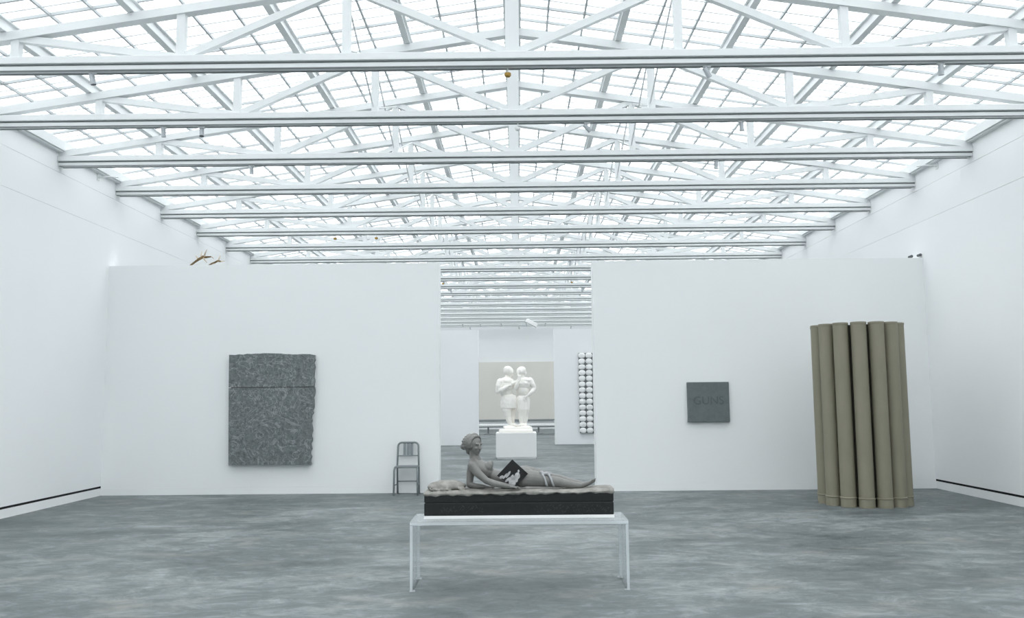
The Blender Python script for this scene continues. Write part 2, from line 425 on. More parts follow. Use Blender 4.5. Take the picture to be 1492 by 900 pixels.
st = thing('reclining_statue', (0, 7.42, BT), 'grey stone statue of a reclining woman on a mattress over a black slab', 'statue')
SX0, SX1, SY0, SY1 = -.79, .79, 7.28, 7.60
m = MB(); m.box(SX0, SX1, SY0, SY1, .58, .682, .004); m.box(SX0+.006, SX1-.006, SY0+.006, SY1-.006, .682, .69); m.box(SX0, SX1, SY0, SY1, .69, .766, .004)
slab = m.build('slab', BLACK, st)
MB().box(SX0-.002, SX1+.004, SY0-.004, SY1, BT, .58, .002).build('support_sheet', PLINTH, st)['label'] = 'white support sheet under the black slab'
m = MB()
rb = random.Random(3)
for k in range(150):
    if 45 < k < 88 or k < 12: continue
    x = SX0+.03+k*.0102; z = .600+rb.random()*.055
    m.bar((x, SY0-.0008, z), (x+.012*rb.choice((-1, 1)), SY0-.0008, z+.013), .003, .003)
mcarve = mat('charcoal_carving', (.045, .05, .052), .6, noise=(20, .2, 2))
m.build('carved_band', mcarve, slab)

# mattress: a soft rounded pad whose front edge hangs unevenly
m = MB(); N = 90
sec = []
rw = random.Random(8)
ph = [rw.random()*6 for _ in range(4)]
b = m.bm; rings = []
for i in range(N+1):
    f = i/N; x = SX0-.006+f*(SX1-SX0+.012)
    low = .744+.014*f+.003*math.sin(x*21+ph[0])+.004*math.sin(x*47+ph[1])+.002*math.sin(x*90+ph[3])
    top = .778+.006*math.sin(x*9+ph[2])+.012*f
    e = .012 if 0 < i < N else .03
    prof = [(SY0-.010+e*.3, low), (SY0-.018+e*.4, (low+top)/2-.004), (SY0-.008+e*.5, top-.008), (SY0+.025, top), ((SY0+SY1)/2, top+.003), (SY1-.025, top), (SY1+.008-e*.5, top-.008), (SY1+.018-e*.4, (low+top)/2), (SY1+.01-e*.3, low)]
    if i in (0, N): prof = [(y, z-.006 if z > .765 else z+.004) for y, z in prof]
    rings.append([b.verts.new((x, y, z)) for y, z in prof])
for A, B in zip(rings, rings[1:]):
    for k in range(len(A)): b.faces.new((A[k], A[(k+1) % len(A)], B[(k+1) % len(A)], B[k]))
b.faces.new(rings[0][::-1]); b.faces.new(rings[-1])
m.build('mattress', MATT, st, smooth=True, angle=60)
# pillow with gathered folds at the front
m = MB(); m.ell((-.61, 7.43, .812), (.165, .125, .047)); m.ell((-.60, 7.42, .825), (.11, .09, .040)); m.ell((-.69, 7.39, .805), (.085, .075, .038))
for k, (x, a) in enumerate(((-.735, .03), (-.70, .045), (-.655, .05), (-.61, .045))):
    m.tube([(x-.02, 7.325, .80), (x+.01, 7.30, .79), (x+a, 7.315, .778)], [.006, .012, .006], 8, round_end=True)
for k in range(4): m.tube([(-.50+.012*k, 7.32, .80-.01*k), (-.46, 7.36, .795-.008*k)], .012, 8, round_end=True)
fuse(m, .006, 4, disp=(.05, .010)).build('pillow', MATT, st, smooth=True)

# the body, one continuous surface
m = MB()
ax = Vector((.88, 0, -.30)).normalized()
rot = Quaternion((0, 1, 0), math.radians(27))
rotp = Quaternion((0, 1, 0), math.radians(10))
m.ell((-.315, 7.467, .945), (.125, .098, .074), rot)                # rib cage
m.ell((-.375, 7.467, .990), (.062, .105, .048), Quaternion((0, 1, 0), math.radians(45)))   # shoulders
m.ell((-.17, 7.467, .872), (.125, .078, .062), rot)                 # waist
m.ell((.03, 7.467, .870), (.135, .100, .098), rotp)                 # hips
m.ell((-.05, 7.467, .868), (.10, .09, .080), rotp)
for y in (7.422, 7.512): m.ell((-.262, y, .966), (.044, .042, .040), rot); m.ell((-.250, y-.004, .980), (.034, .032, .034), rot); m.ell((-.232, y-.004, 1.002), (.013, .013, .015))
# neck and head
m.tube([(-.365, 7.472, 1.01), (-.378, 7.472, 1.06), (-.388, 7.469, 1.14)], [.052, .043, .040], 14)
fdir = Vector((.74, -.66, -.10)).normalized(); side = fdir.cross(Vector((0, 0, 1))).normalized(); upv = side.cross(fdir)
H = Vector((-.382, 7.467, 1.152))
def hp(f, s, u): return H+fdir*f+side*s+upv*u
hq = fdir.to_track_quat('X', 'Z')
m.ell(hp(-.008, 0, .012), (.072, .058, .070), hq)
m.ell(hp(.030, 0, -.025), (.040, .043, .052), hq)                   # face
m.ell(hp(.048, 0, -.062), (.018, .020, .016), hq)                   # chin
m.tube([hp(.064, 0, .012), hp(.080, 0, -.022)], [.008, .011], 8, round_end=True)   # nose
m.ell(hp(.066, 0, -.043), (.009, .018, .006), hq); m.ell(hp(.064, 0, -.050), (.009, .016, .006), hq)  # lips
for s in (-1, 1):
    m.ell(hp(.058, s*.022, .016), (.010, .020, .007), hq)           # brows
    m.ell(hp(.050, s*.024, -.020), (.018, .016, .015), hq)          # cheeks
    m.ell(hp(.054, s*.022, .001), (.008, .011, .006), hq)           # eyelids
    m.ell(hp(-.002, s*.058, -.008), (.016, .008, .022), hq)         # ears
# near arm, laid along the body, and its hand
m.tube([(-.392, 7.377, .985), (-.345, 7.340, .925), (-.270, 7.312, .862)], [.043, .036, .028], 14, round_end=True)
m.tube([(-.275, 7.312, .864), (-.20, 7.303, .838), (-.075, 7.292, .815)], [.028, .029, .020], 14, round_end=True)
def hand(wr, d, up, sgn, L=.105):
    d = Vector(d).normalized(); s = d.cross(Vector(up)).normalized(); u = s.cross(d)
    wr = Vector(wr)
    m.tube([wr, wr+d*.022, wr+d*.048], [(.018, .014), (.024, .012), (.025, .010)], 12, round_end=True)
    for k, (off, ln) in enumerate(((-.019, .040), (-.0065, .047), (.0065, .044), (.019, .034))):
        p = wr+d*.046+s*off
        m.tube([p, p+d*ln*.5+u*.005, p+d*ln*.95-u*.008], [.0062, .0056, .0046], 8, round_end=True)
    p = wr+d*.012-s*sgn*.018
    m.tube([p, p+d*.020-s*sgn*.014, p+d*.040-s*sgn*.016-u*.004], [.008, .0068, .0052], 8, round_end=True)
hand((-.07, 7.292, .814), (1, .04, -.12), (0, 0, 1), -1)
# far arm, propped upright on the mattress
m.tube([(-.395, 7.542, .985), (-.418, 7.537, .90), (-.425, 7.522, .815)], [.042, .036, .029], 14, round_end=True)
m.tube([(-.425, 7.522, .812), (-.37, 7.497, .80), (-.30, 7.477, .797)], [.029, .027, .019], 14, round_end=True)
hand((-.295, 7.477, .797), (1, -.2, -.05), (0, 0, 1), 1)
# legs
m.tube([(.045, 7.425, .865), (.14, 7.415, .862), (.255, 7.402, .848)], [.082, .072, .050], 18, round_end=True)
m.tube([(.25, 7.402, .848), (.335, 7.402, .835), (.42, 7.407, .818), (.52, 7.412, .806)], [.047, .046, .036, .024], 16, round_end=True)
m.tube([(.05, 7.517, .885), (.15, 7.512, .875), (.27, 7.497, .862)], [.088, .074, .050], 18, round_end=True)
m.tube([(.265, 7.497, .862), (.35, 7.492, .848), (.44, 7.487, .828), (.545, 7.482, .812)], [.047, .046, .036, .024], 16, round_end=True)
for (hx, hy) in ((.525, 7.412), (.55, 7.482)):
    m.ell((hx+.005, hy, .803), (.030, .022, .020))
    m.tube([(hx+.012, hy, .808), (hx+.055, hy-.006, .822), (hx+.085, hy-.012, .836)], [(.022, .024), (.026, .020), (.027, .016)], 12, round_end=True)
    for k in range(5):
        p = Vector((hx+.080, hy-.033+.0105*k, .838)); ln = .024-.002*k if k else .028
        m.tube([p, p+Vector((ln*.6, 0, ln*.55)), p+Vector((ln*.95, 0, ln*.70))], [.0068, .006, .005] if k else [.0085, .008, .0065], 8, round_end=True)
body = fuse(m, .0042, 5, .5).build('body', MARBLE, st, smooth=True)

# hair: waved, parted and gathered into a knot at the back
m = MB()
m.ell(hp(-.030, 0, .024), (.068, .067, .066), hq)
m.ell(hp(-.042, 0, -.014), (.050, .062, .052), hq)
for k in range(22):                                  # loose waves round the brow and temples
    th = math.radians(-115+k*230/21)
    c0 = hp(.026-.016*abs(math.sin(th)), math.sin(th)*.060, .016+math.cos(th)*.062)
    m.ell(c0, (.016, .014, .013), hq)
    c1 = hp(-.004-.016*abs(math.sin(th)), math.sin(th)*.070, .018+math.cos(th)*.073)
    m.ell(c1, (.018, .013, .012), hq)
for k in range(14):
    th = math.radians(-110+k*220/13)
    m.ell(hp(-.045, math.sin(th)*.068, .012+math.cos(th)*.070), (.022, .013, .012), hq)
for k in range(9):
    th = math.radians(-100+k*200/8)
    m.ell(hp(-.078, math.sin(th)*.052, .008+math.cos(th)*.052), (.020, .013, .013), hq)
m.ell(hp(-.108, .012, -.028), (.034, .028, .028), hq); m.ell(hp(-.085, 0, -.020), (.030, .040, .036), hq)
m.ell(hp(-.050, 0, -.060), (.026, .034, .030), hq)
fuse(m, .0042, 2, .4, disp=(.016, .007)).build('hair', MARBLE, st, smooth=True)

# cloth: a knotted band at the knees, and folds running under the thighs
m = MB()
for k, x in enumerate((.215, .268)):
    pts = []
    for j in range(25):
        a = 2*math.pi*j/24
        sy, sz = math.cos(a), math.sin(a)
        ry = .108; rz = .066-.004*k
        pts.append((x-.028*sz-.012*sy, 7.452+math.copysign(abs(sy)**.75, sy)*ry, .852+math.copysign(abs(sz)**.75, sz)*rz))
    m.tube(pts, [(.010, .007)]*25, 10)
m.ell((.232, 7.385, .912), (.026, .022, .015)); m.ell((.198, 7.392, .920), (.022, .02, .013), Quaternion((0, 1, 0), .5)); m.ell((.262, 7.388, .905), (.020, .02, .012), Quaternion((0, 1, 0), -.5))
fuse(m, .005, 2, .4).build('knotted_band', DRAPE, st, smooth=True)['label'] = 'paler knotted cloth band around the knees'
m = MB()
for k in range(5):
    y = 7.337+.018*k
    m.tube([(.03+.02*k, y, .79), (.07, y-.012, .797-.003*k), (.18, y, .792), (.33+.03*k, y+.01, .79)], [.010, .016, .015, .007], 8, round_end=True)
m.ell((.0, 7.472, .795), (.17, .115, .018)); m.ell((.22, 7.452, .795), (.16, .12, .016))
fuse(m, .006, 2, .4, disp=(.03, .006)).build('drapery', MARBLE, st, smooth=True)

# the picture propped on the statue's lap
c = Vector((-.052, 7.350, .908)); hd = .128
pr = thing('framed_picture', c, 'small black square picture with pale grey print, tilted onto its corner on the statue', 'picture')
m = MB(); pts = [(c.x, c.z+hd), (c.x+hd+.004, c.z+.008), (c.x+.012, c.z-hd+.012), (c.x-hd-.002, c.z-.006)]
py = c.y-.02
m.prism(pts, 'Y', py, py+.006); m.build('panel', PBLACK, pr)
m = MB()
lev = [0]
def blobp(px, pz, rx, rz, ang=0):
    lev[0] += 1
    q = [(px+rx*math.cos(a)*math.cos(ang)-rz*math.sin(a)*math.sin(ang), pz+rx*math.cos(a)*math.sin(ang)+rz*math.sin(a)*math.cos(ang)) for a in [2*math.pi*i/16 for i in range(16)]]
    m.prism(q, 'Y', py-.0006-.0004*lev[0], py+.002+.0001*lev[0])
blobp(c.x-.092, c.z-.018, .020, .012, .5); blobp(c.x-.062, c.z-.010, .030, .008, .9); blobp(c.x-.035, c.z+.004, .034, .010, .95)
blobp(c.x-.040, c.z-.040, .030, .010, .75); blobp(c.x-.012, c.z-.028, .036, .011, 1.0)
blobp(c.x+.042, c.z-.008, .022, .028, 0); blobp(c.x+.052, c.z+.030, .008, .013, 0); blobp(c.x+.022, c.z-.035, .024, .030, .4); blobp(c.x-.002, c.z-.066, .03, .03, 0)
m.build('print', PGREY, pr)

# ------------------------------------------------------------------ granite slab on the left wall
sl = thing('stone_slab', (-4.1, YP-.05, .5), 'rough-edged dark grey stone slab hung on the left partition wall', 'sculpture')
def rough_poly(x0, x1, z0, z1, seed):
    q = random.Random(seed); P = []
    n = 26
    P += [(x0, z0), ((x0+x1)/2, z0-.004), (x1-.035, z0+.004)]
    return P, q
YF = YP-.11
def slab_part(zlo, zhi, left, right_edge, top=None):
    P = [(left[0], zlo)]
    P += right_edge
    if top: P += top
    P += [(left[1], zhi)]
    return P
rq = random.Random(12)
def redge(z0, z1, n):
    out = []
    for i in range(n+1):
        z = z0+(z1-z0)*i/n
        base = -3.425-.020*max(0, min(1, (1.30-z)/.5)) if z < 1.4 else -3.408
        x = base+rq.uniform(-.014, .012)
        if 1.0 < z < 1.09: x += .018
        if 1.05 < z < 1.3: x -= .01
        out.append((x, z))
    return out
top = []
for i in range(1, 20):
    f = i/20; x = -3.41-f*1.40
    top.append((x, 2.315+.022*math.exp(-((x+4.25)/.35)**2)+rq.uniform(-.006, .006)))
m = MB(); m.prism(slab_part(.487, 1.762, (-4.805, -4.832), redge(.487, 1.762, 30)), 'Y', YF, YP-.005)
lo = m.build('lower_block', GRAN, sl)
m = MB(); m.prism(slab_part(1.772, 2.318, (-4.832, -4.838), redge(1.772, 2.30, 13), top), 'Y', YF, YP-.005)
m.build('upper_block', GRAN, sl)
m = MB(); m.box(-4.80, -3.52, YF+.02, YP, .52, 2.28); m.build('backing', DKCORE, sl)

# ------------------------------------------------------------------ lettered plate on the right wall
pl = thing('lettered_plate', (3.18, YP-.03, 1.12), 'square grey slate plate with faint cut lettering on the right partition wall', 'plaque')
m = MB(); m.box(2.832, 3.528, YP-.07, YP, 1.122, 1.788, .012); plate = m.build('plate', SLATEP, pl)
fc = bpy.data.curves.new('lettering', 'FONT'); fc.body = 'GUNS'; fc.size = .19; fc.extrude = .003; fc.align_x = 'CENTER'; fc.align_y = 'CENTER'; fc.space_character = 1.02
fo = bpy.data.objects.new('lettering_curve', fc); COL.objects.link(fo)
fo.rotation_euler = (math.pi/2, 0, 0); fo.location = (3.18, YP-.0705, 1.475)
dg = bpy.context.evaluated_depsgraph_get(); dg.update()
me = bpy.data.meshes.new_from_object(fo.evaluated_get(dg)); me.transform(fo.matrix_world)
bpy.data.objects.remove(fo)
me.materials.clear()
MB().mesh(me).build('lettering', SLATED, pl)

# ------------------------------------------------------------------ column of tall tubes
CX, CY, NTB, RR, TR = 4.985, 12.62, 14, .543, .105
cl = thing('tube_column', (CX, CY, 0), 'tall taupe column made of vertical tubes by the right partition wall', 'sculpture')
MB().lathe([(.46, .0), (.46, 2.545)], (CX, CY, 0), 28).build('core', DKCORE, cl)
HT = 2.575
def tube_prof(m, x, y, a):
    m.lathe([(TR+.004, 0), (TR+.004, .012), (TR+.002, .115), (TR+.009, .120), (TR+.009, .132), (TR, .138), (TR, HT-.035), (TR+.004, HT-.030), (TR+.004, HT-.004), (TR-.004, HT)], (x, y, 0), 12)
first = None
for k in range(NTB):
    a = -math.pi/2+math.radians(7.5)+2*math.pi*k/NTB
    x, y = CX+RR*math.cos(a), CY+RR*math.sin(a)
    if first is None:
        m = MB(); tube_prof(m, x, y, a); first = m.build('tube', TAUPE, cl, smooth=True, angle=35); fx, fy = x, y
        for p in first.data.polygons: pass
    else:
        c = first.copy(); COL.objects.link(c); c.parent = cl; c.location = (x-fx, y-fy, 0)

# ------------------------------------------------------------------ metal chair against the left wall
ch = thing('metal_chair', (-1.83, 14.25, 0), 'brushed aluminium side chair against the left partition wall', 'chair')
def sweep(pts, r, name): return MB().tube(pts, r, 10, round_end=True).build(name, ALU, ch, smooth=True)
FX0, FX1, BX_0, BX_1 = -2.020, -1.632, -2.005, -1.650
FYc, BYc = 14.07, 14.40
sweep([(FX0+.012, FYc+.03, .44), (FX0+.005, FYc+.012, .40), (FX0, FYc, 0.013)], .0155, 'leg'); sweep([(FX1-.012, FYc+.03, .44), (FX1-.005, FYc+.012, .40), (FX1, FYc, .013)], .0155, 'leg')
sweep([(BX_0, BYc-.03, .45), (BX_0, BYc-.02, .3), (BX_0, BYc+.03, .013)], .0155, 'leg'); sweep([(BX_1, BYc-.03, .45), (BX_1, BYc-.02, .3), (BX_1, BYc+.03, .013)], .0155, 'leg')
pts = [(BX_0, BYc-.03, .45), (BX_0+.004, BYc-.02, .60), (BX_0+.008, BYc, .77)]
for j in range(1, 6):
    a = math.pi-j*math.pi/10; pts.append((BX_0+.008+.065+.065*math.cos(a), BYc+.005, .77+.065*math.sin(a)))
q2 = [(BX_0+BX_1-p[0], p[1], p[2]) for p in pts[::-1]]
sweep(pts+q2, .0155, 'back_frame')
for k in (-1, 0, 1):
    xm = (BX_0+BX_1)/2+k*.058
    MB().bar((xm, BYc-.012, .625), (xm, BYc+.005, .832), .045, .006, (0, 1, 0)).build('slat', ALU, ch)
sweep([(BX_0+.004, BYc-.018, .62), (BX_1-.004, BYc-.018, .62)], .010, 'crossbar')
m = MB(); m.box(FX0+.004, FX1-.004, FYc+.01, BYc-.01, .438, .462, .009); m.build('seat', ALU, ch, smooth=True, angle=50)
for x0, x1 in ((FX0, BX_0), (FX1, BX_1)): sweep([(x0, FYc+.005, .16), (x1, BYc+.005, .16)], .009, 'stretcher')
sweep([(BX_0, BYc+.01, .20), (BX_1, BYc+.01, .20)], .009, 'stretcher')

# ------------------------------------------------------------------ antlers and small cameras on top of the partition
def antler(main, rr_, tines, label):
    base = main[0]
    t = thing('antler', base, label, 'antler', 'antlers on top of the left partition')
    fuse(MB().tube(main, rr_, 12, round_end=True), .006, 1, .3, disp=(.03, .012)).build('beam', ANTLER, t, smooth=True)
    for tp, tr_ in tines: MB().tube(tp, tr_, 8, round_end=True).build('tine', ANTL_T, t, smooth=True)
def ap(px, pz, dy=0): return (-5.66+(px-210)/18*.01165, YP+.16+dy, HP+.012+(640-pz)/18*.01165)
antler([ap(225, 640), ap(330, 545, .02), ap(440, 455, .03), ap(560, 392, .03), ap(660, 395, .05), ap(740, 370, .08)], [.014, .019, .022, .026, .018, .012],
       [([ap(430, 450, .03), ap(375, 385, .05), ap(325, 335, .09)], [.014, .011, .005]), ([ap(515, 405, .03), ap(500, 310, .06), ap(485, 215, .10)], [.015, .012, .005]),
        ([ap(590, 375, .03), ap(635, 290, 0), ap(690, 205, -.03)], [.016, .012, .005]), ([ap(560, 400, .03), ap(640, 500, -.01), ap(705, 560, -.03)], [.012, .009, .005]),
        ([ap(740, 370, .08), ap(800, 400, .06), ap(835, 440, .04)], [.010, .008, .004])],
       'larger brown branching antler with five tines lying on the left partition top')
antler([ap(690, 622, .05), ap(780, 570, .06), ap(860, 535, .06), ap(940, 495, .06), ap(1010, 505, .07)], [.011, .015, .017, .019, .015],
       [([ap(950, 490, .06), ap(965, 420, .08), ap(985, 335, .10)], [.014, .012, .005]), ([ap(1000, 505, .07), ap(1060, 505, .08), ap(1115, 495, .09)], [.013, .009, .005])],
       'smaller brown antler with two tines, right of the larger one')
for x, z, lb in ((6.735, HP+.03, 'small dark camera dot on the right partition top, lower and further from the corner'), (6.885, HP+.055, 'small dark camera on the right partition top, higher and nearest the corner')):
    t = thing('security_camera', (x, YP+.06, HP), lb, 'camera', 'cameras on the right partition')
    MB().lathe([(.03, 0), (.03, .006), (.008, .01), (.008, z-HP-.02)], (x, YP+.06, HP), 12).build('stand', STEEL, t)
    MB().lathe([(.018, -.05), (.024, -.045), (.024, .05), (.018, .055)], (x, YP+.06, z), 14, 'Y').build('housing', FIXD, t, smooth=True, angle=40)

# ------------------------------------------------------------------ second room: couple on a plinth
FZ = .85
pt = thing('plinth', (-.052, 22.7, 0), 'white box plinth standing in the doorway view under the white figures', 'plinth')
MB().box(-.572, .466, 22.2, 23.2, .04, .66, .004).build('body', PLINTH, pt); MB().box(-.552, .446, 22.22, 23.18, 0, .04).build('recessed_foot', PLINTH, pt)
cs = thing('couple_statue', (-.05, 22.7, .66), 'white plaster statue of two standing figures face to face on the plinth', 'statue')
m = MB(); m.box(-.50, .38, 22.3, 23.1, .66, .735, .01); m.box(-.36, .36, 22.4, 23.0, .735, .80, .012)
m.ell((-.2, 22.7, .80), (.20, .26, .045)); m.ell((.13, 22.7, .80), (.20, .26, .045))
fuse(m, .012, 2, .4).build('statue_base', STONE_W, cs, smooth=True, angle=40)
def figure(xc, lean, kind):
    global m
    m = MB(); y = 22.7
    if kind == 'L':
        # seen half from behind, stooped to the right figure, arms folded up in front
        hd_ = Vector((-.235, y, 2.235)); ff = Vector((.85, .3, -.35)).normalized()
        m.ell((-.345, y, 1.86), (.215, .19, .22)); m.ell((-.30, y, 1.99), (.17, .19, .12)); m.ell((-.30, y, 1.70), (.165, .15, .15))
        m.ell((-.235, y, 1.50), (.205, .18, .17)); m.ell((-.245, y-.03, 1.40), (.19, .16, .13))
        m.tube([(-.30, y, 2.02), (-.27, y, 2.12), (-.245, y, 2.18)], [.08, .065, .06], 14)
        m.tube([(-.275, y-.08, 1.44), (-.29, y-.09, 1.22), (-.265, y-.08, 1.12)], [.118, .108, .086], 16, round_end=True)
        m.tube([(-.28, y-.08, 1.13), (-.245, y-.05, 1.0), (-.20, y-.04, .87)], [.084, .074, .050], 16, round_end=True)
        m.tube([(-.17, y+.10, 1.42), (-.165, y+.10, 1.15), (-.16, y+.10, 1.10)], [.125, .10, .084], 16, round_end=True)
        m.tube([(-.16, y+.10, 1.12), (-.155, y+.11, 1.0), (-.15, y+.12, .87)], [.084, .074, .050], 16, round_end=True)
        feet = [(-.19, y-.05), (-.14, y+.10)]; fd = Vector((.8, -.6, 0)).normalized()
        arms = [([(-.46, y-.13, 1.98), (-.50, y-.17, 1.86), (-.515, y-.16, 1.73)], [.09, .078, .066]), ([(-.515, y-.16, 1.73), (-.42, y-.22, 1.76), (-.30, y-.22, 1.84)], [.066, .062, .046]),
                ([(-.18, y+.10, 1.99), (-.12, y+.08, 1.92), (-.08, y, 1.86)], [.084, .072, .060]), ([(-.18, y-.05, 1.98), (-.13, y-.10, 1.93), (-.06, y-.11, 1.97)], [.07, .058, .042])]
        hands = [((-.30, y-.22, 1.84), (1, .1, .5)), ((-.055, y-.11, 1.975), (.8, .2, .5))]
    else:
        hd_ = Vector((.092, y, 2.225)); ff = Vector((-.72, -.6, -.3)).normalized()
        m.ell((.14, y, 1.92), (.20, .15, .18)); m.ell((.13, y, 1.74), (.165, .14, .17)); m.ell((.135, y, 1.52), (.165, .14, .13))
        m.ell((.19, y, 2.01), (.18, .13, .085)); m.ell((.07, y-.1, 1.93), (.075, .05, .06)); m.ell((.20, y-.1, 1.93), (.075, .05, .06))
        m.tube([(.14, y, 2.03), (.12, y, 2.12), (.10, y, 2.18)], [.075, .06, .058], 14)
        m.tube([(.075, y-.03, 1.50), (.08, y-.05, 1.25), (.085, y-.04, 1.14)], [.122, .104, .082], 16, round_end=True)
        m.tube([(.085, y-.04, 1.16), (.09, y-.02, 1.0), (.10, y, .87)], [.080, .072, .050], 16, round_end=True)
        m.tube([(.20, y+.02, 1.50), (.20, y-.02, 1.25), (.195, y, 1.14)], [.120, .102, .080], 16, round_end=True)
        m.tube([(.195, y, 1.16), (.185, y+.02, 1.0), (.18, y+.05, .87)], [.080, .072, .050], 16, round_end=True)
        feet = [(.10, y-.02), (.185, y+.03)]; fd = Vector((-.25, -.97, 0)).normalized()
        arms = [([(.33, y, 2.01), (.385, y-.02, 1.91), (.435, y, 1.80)], [.084, .072, .060]), ([(.435, y, 1.80), (.38, y-.08, 1.71), (.29, y-.12, 1.64)], [.060, .056, .044]),
                ([(.03, y-.06, 2.0), (-.02, y-.12, 1.90), (-.05, y-.15, 1.80)], [.07, .058, .05]), ([(-.05, y-.15, 1.80), (-.03, y-.18, 1.90), (.02, y-.18, 2.0)], [.05, .045, .036])]
        hands = [((.29, y-.12, 1.64), (-.8, -.1, -.6)), ((.02, y-.18, 2.0), (.2, 0, 1))]
    for pts, rs in arms: m.tube(pts, rs, 14, round_end=True)
    for wr, d in hands:
        d = Vector(d).normalized(); s = d.cross(Vector((0, 1, 0))).normalized(); wr = Vector(wr)
        m.tube([wr, wr+d*.05, wr+d*.085], [(.034, .024), (.042, .022), (.040, .018)], 12, round_end=True)
        for k, off in enumerate((-.031, -.0105, .0105, .031)):
            p = wr+d*.08+s*off; m.tube([p, p+d*.035+Vector((0, -.01, 0)), p+d*.065+Vector((0, .004, 0))], [.011, .0105, .009], 8, round_end=True)
        p = wr+d*.02-s*.032; m.tube([p, p+d*.035-s*.022, p+d*.065-s*.026], [.014, .012, .009], 8, round_end=True)
    for fx, fy in feet:
        p = Vector((fx, fy, .862)); m.ell(p+Vector((0, 0, .01)), (.05, .05, .045))
        m.tube([p, p+fd*.10+Vector((0, 0, -.01)), p+fd*.17+Vector((0, 0, -.018))], [(.045, .045), (.055, .032), (.05, .022)], 12, round_end=True)
    sd = ff.cross(Vector((0, 0, 1))).normalized(); up_ = sd.cross(ff); q = ff.to_track_quat('X', 'Z')
    def h2(a, s, u): return hd_+ff*a+sd*s+up_*u
    m.ell(h2(-.015, 0, .02), (.135, .12, .125), q); m.ell(h2(.045, 0, -.045), (.07, .075, .09), q); m.ell(h2(.075, 0, -.115), (.03, .035, .028), q)
    m.tube([h2(.112, 0, .015), h2(.135, 0, -.04)], [.014, .02], 8, round_end=True); m.ell(h2(.108, 0, -.08), (.014, .03, .012), q)
    for s in (-1, 1):
        m.ell(h2(.10, s*.04, .025), (.018, .034, .012), q); m.ell(h2(.09, s*.042, -.002), (.014, .02, .011), q); m.ell(h2(-.005, s*.105, -.01), (.03, .014, .04), q)
    return fuse(m, .0075, 4, .5, disp=(.09, .012)).build('figure', STONE_W, cs, smooth=True), h2, q
f1, h2, q = figure(-.25, 0, 'L')
f1['label'] = 'left figure, stooped, seen from behind its shoulder'
m = MB(); m.ell(h2(-.03, 0, .045), (.128, .112, .105), q); fuse(m, .01, 2, .4, disp=(.04, .02)).build('hair', STONE_W, f1, smooth=True)
# short skirt of the left figure
m = MB(); m.lathe([(.175, 1.63), (.208, 1.53), (.222, 1.42), (.215, 1.29), (.195, 1.285), (.17, 1.31)], (-.235, 22.69, 0), 24)
fuse(m, .012, 1, .4, disp=(.08, .02)).build('shorts', STONE_W, f1, smooth=True)
f2, h2, q = figure(.13, 0, 'R')
f2['label'] = 'right figure with one hand on its hip'
m = MB(); m.ell(h2(-.03, 0, .045), (.128, .112, .105), q); m.ell(h2(-.06, 0, -.03), (.09, .105, .09), q); fuse(m, .01, 2, .4, disp=(.04, .02)).build('hair', STONE_W, f2, smooth=True)

# white tile grid on the second partition
gx0, gz0, pw, phh, nc, nr = 2.045, .36, .236, .192, 4, 14
gr = thing('tile_relief', (gx0+pw*nc/2, YP2-.06, gz0), 'tall grid of rounded white tiles on a dark backing, right of the far doorway', 'artwork')
MB().box(gx0+.015, gx0+nc*pw-.015, YP2-.06, YP2-.025, gz0+.012, gz0+nr*phh-.012).build('backing', TILEB, gr)
def tile():
    m = MB(); hw, hh = pw/2*.95, phh/2*.97
    poly = []
    n = 24
    for k in range(n):
        a = 2*math.pi*k/n; ca, sa = math.cos(a), math.sin(a); e = 2/2.35
        poly.append((math.copysign(abs(ca)**e, ca), math.copysign(abs(sa)**e, sa)))
    rings = []
    for sc, dy in ((1, 0), (1, -.02), (.93, -.045), (.75, -.06), (.4, -.066)):
        rings.append([m.bm.verts.new((gx0+pw/2+px*hw*sc, YP2-.06+dy, gz0+phh/2+pz*hh*sc)) for px, pz in poly])
    for A, B in zip(rings, rings[1:]):
        for k in range(n): m.bm.faces.new((A[k], A[(k+1) % n], B[(k+1) % n], B[k]))
    m.bm.faces.new(rings[-1]); m.bm.faces.new(rings[0][::-1])
    return m.build('tile', TILE, gr, smooth=True, angle=45)
tl0 = tile()
for i in range(nc):
    for j in range(nr):
        if i == j == 0: continue
        c = tl0.copy(); COL.objects.link(c); c.parent = gr; c.location = (i*pw, 0, j*phh)

# far room: the wide beige canvas and the low bench
pa = thing('beige_canvas', (-.07, Y1-.04, .45), 'wide beige canvas hanging on the far end wall behind the white figures', 'painting')
MB().box(-3.2, 3.06, Y1-.09, Y1-.03, .49, 3.37, .006).build('canvas', BEIGE, pa)
MB().box(-3.2, 3.06, Y1-.085, Y1-.03, .43, .49).build('lower_edge', BENCHD, pa)['label'] = 'dark lower edge'
lb = thing('low_bench', (-.2, 37.3, 0), 'long low grey bench on two small round feet, behind the white figures', 'bench')
MB().box(-2.4, 2.2, 37.05, 37.55, .355, .43, .008).build('seat', PLINTH, lb)
MB().box(-2.38, 2.18, 37.08, 37.52, .30, .355, .004).build('apron', BENCHD, lb)
for x in (-1.29, .88):
    p = MB().lathe([(.19, 0), (.19, .02), (.15, .04), (.045, .06), (.035, .12), (.035, .30)], (x, 37.3, 0), 16).build('leg', BENCHD, lb, smooth=True, angle=40)

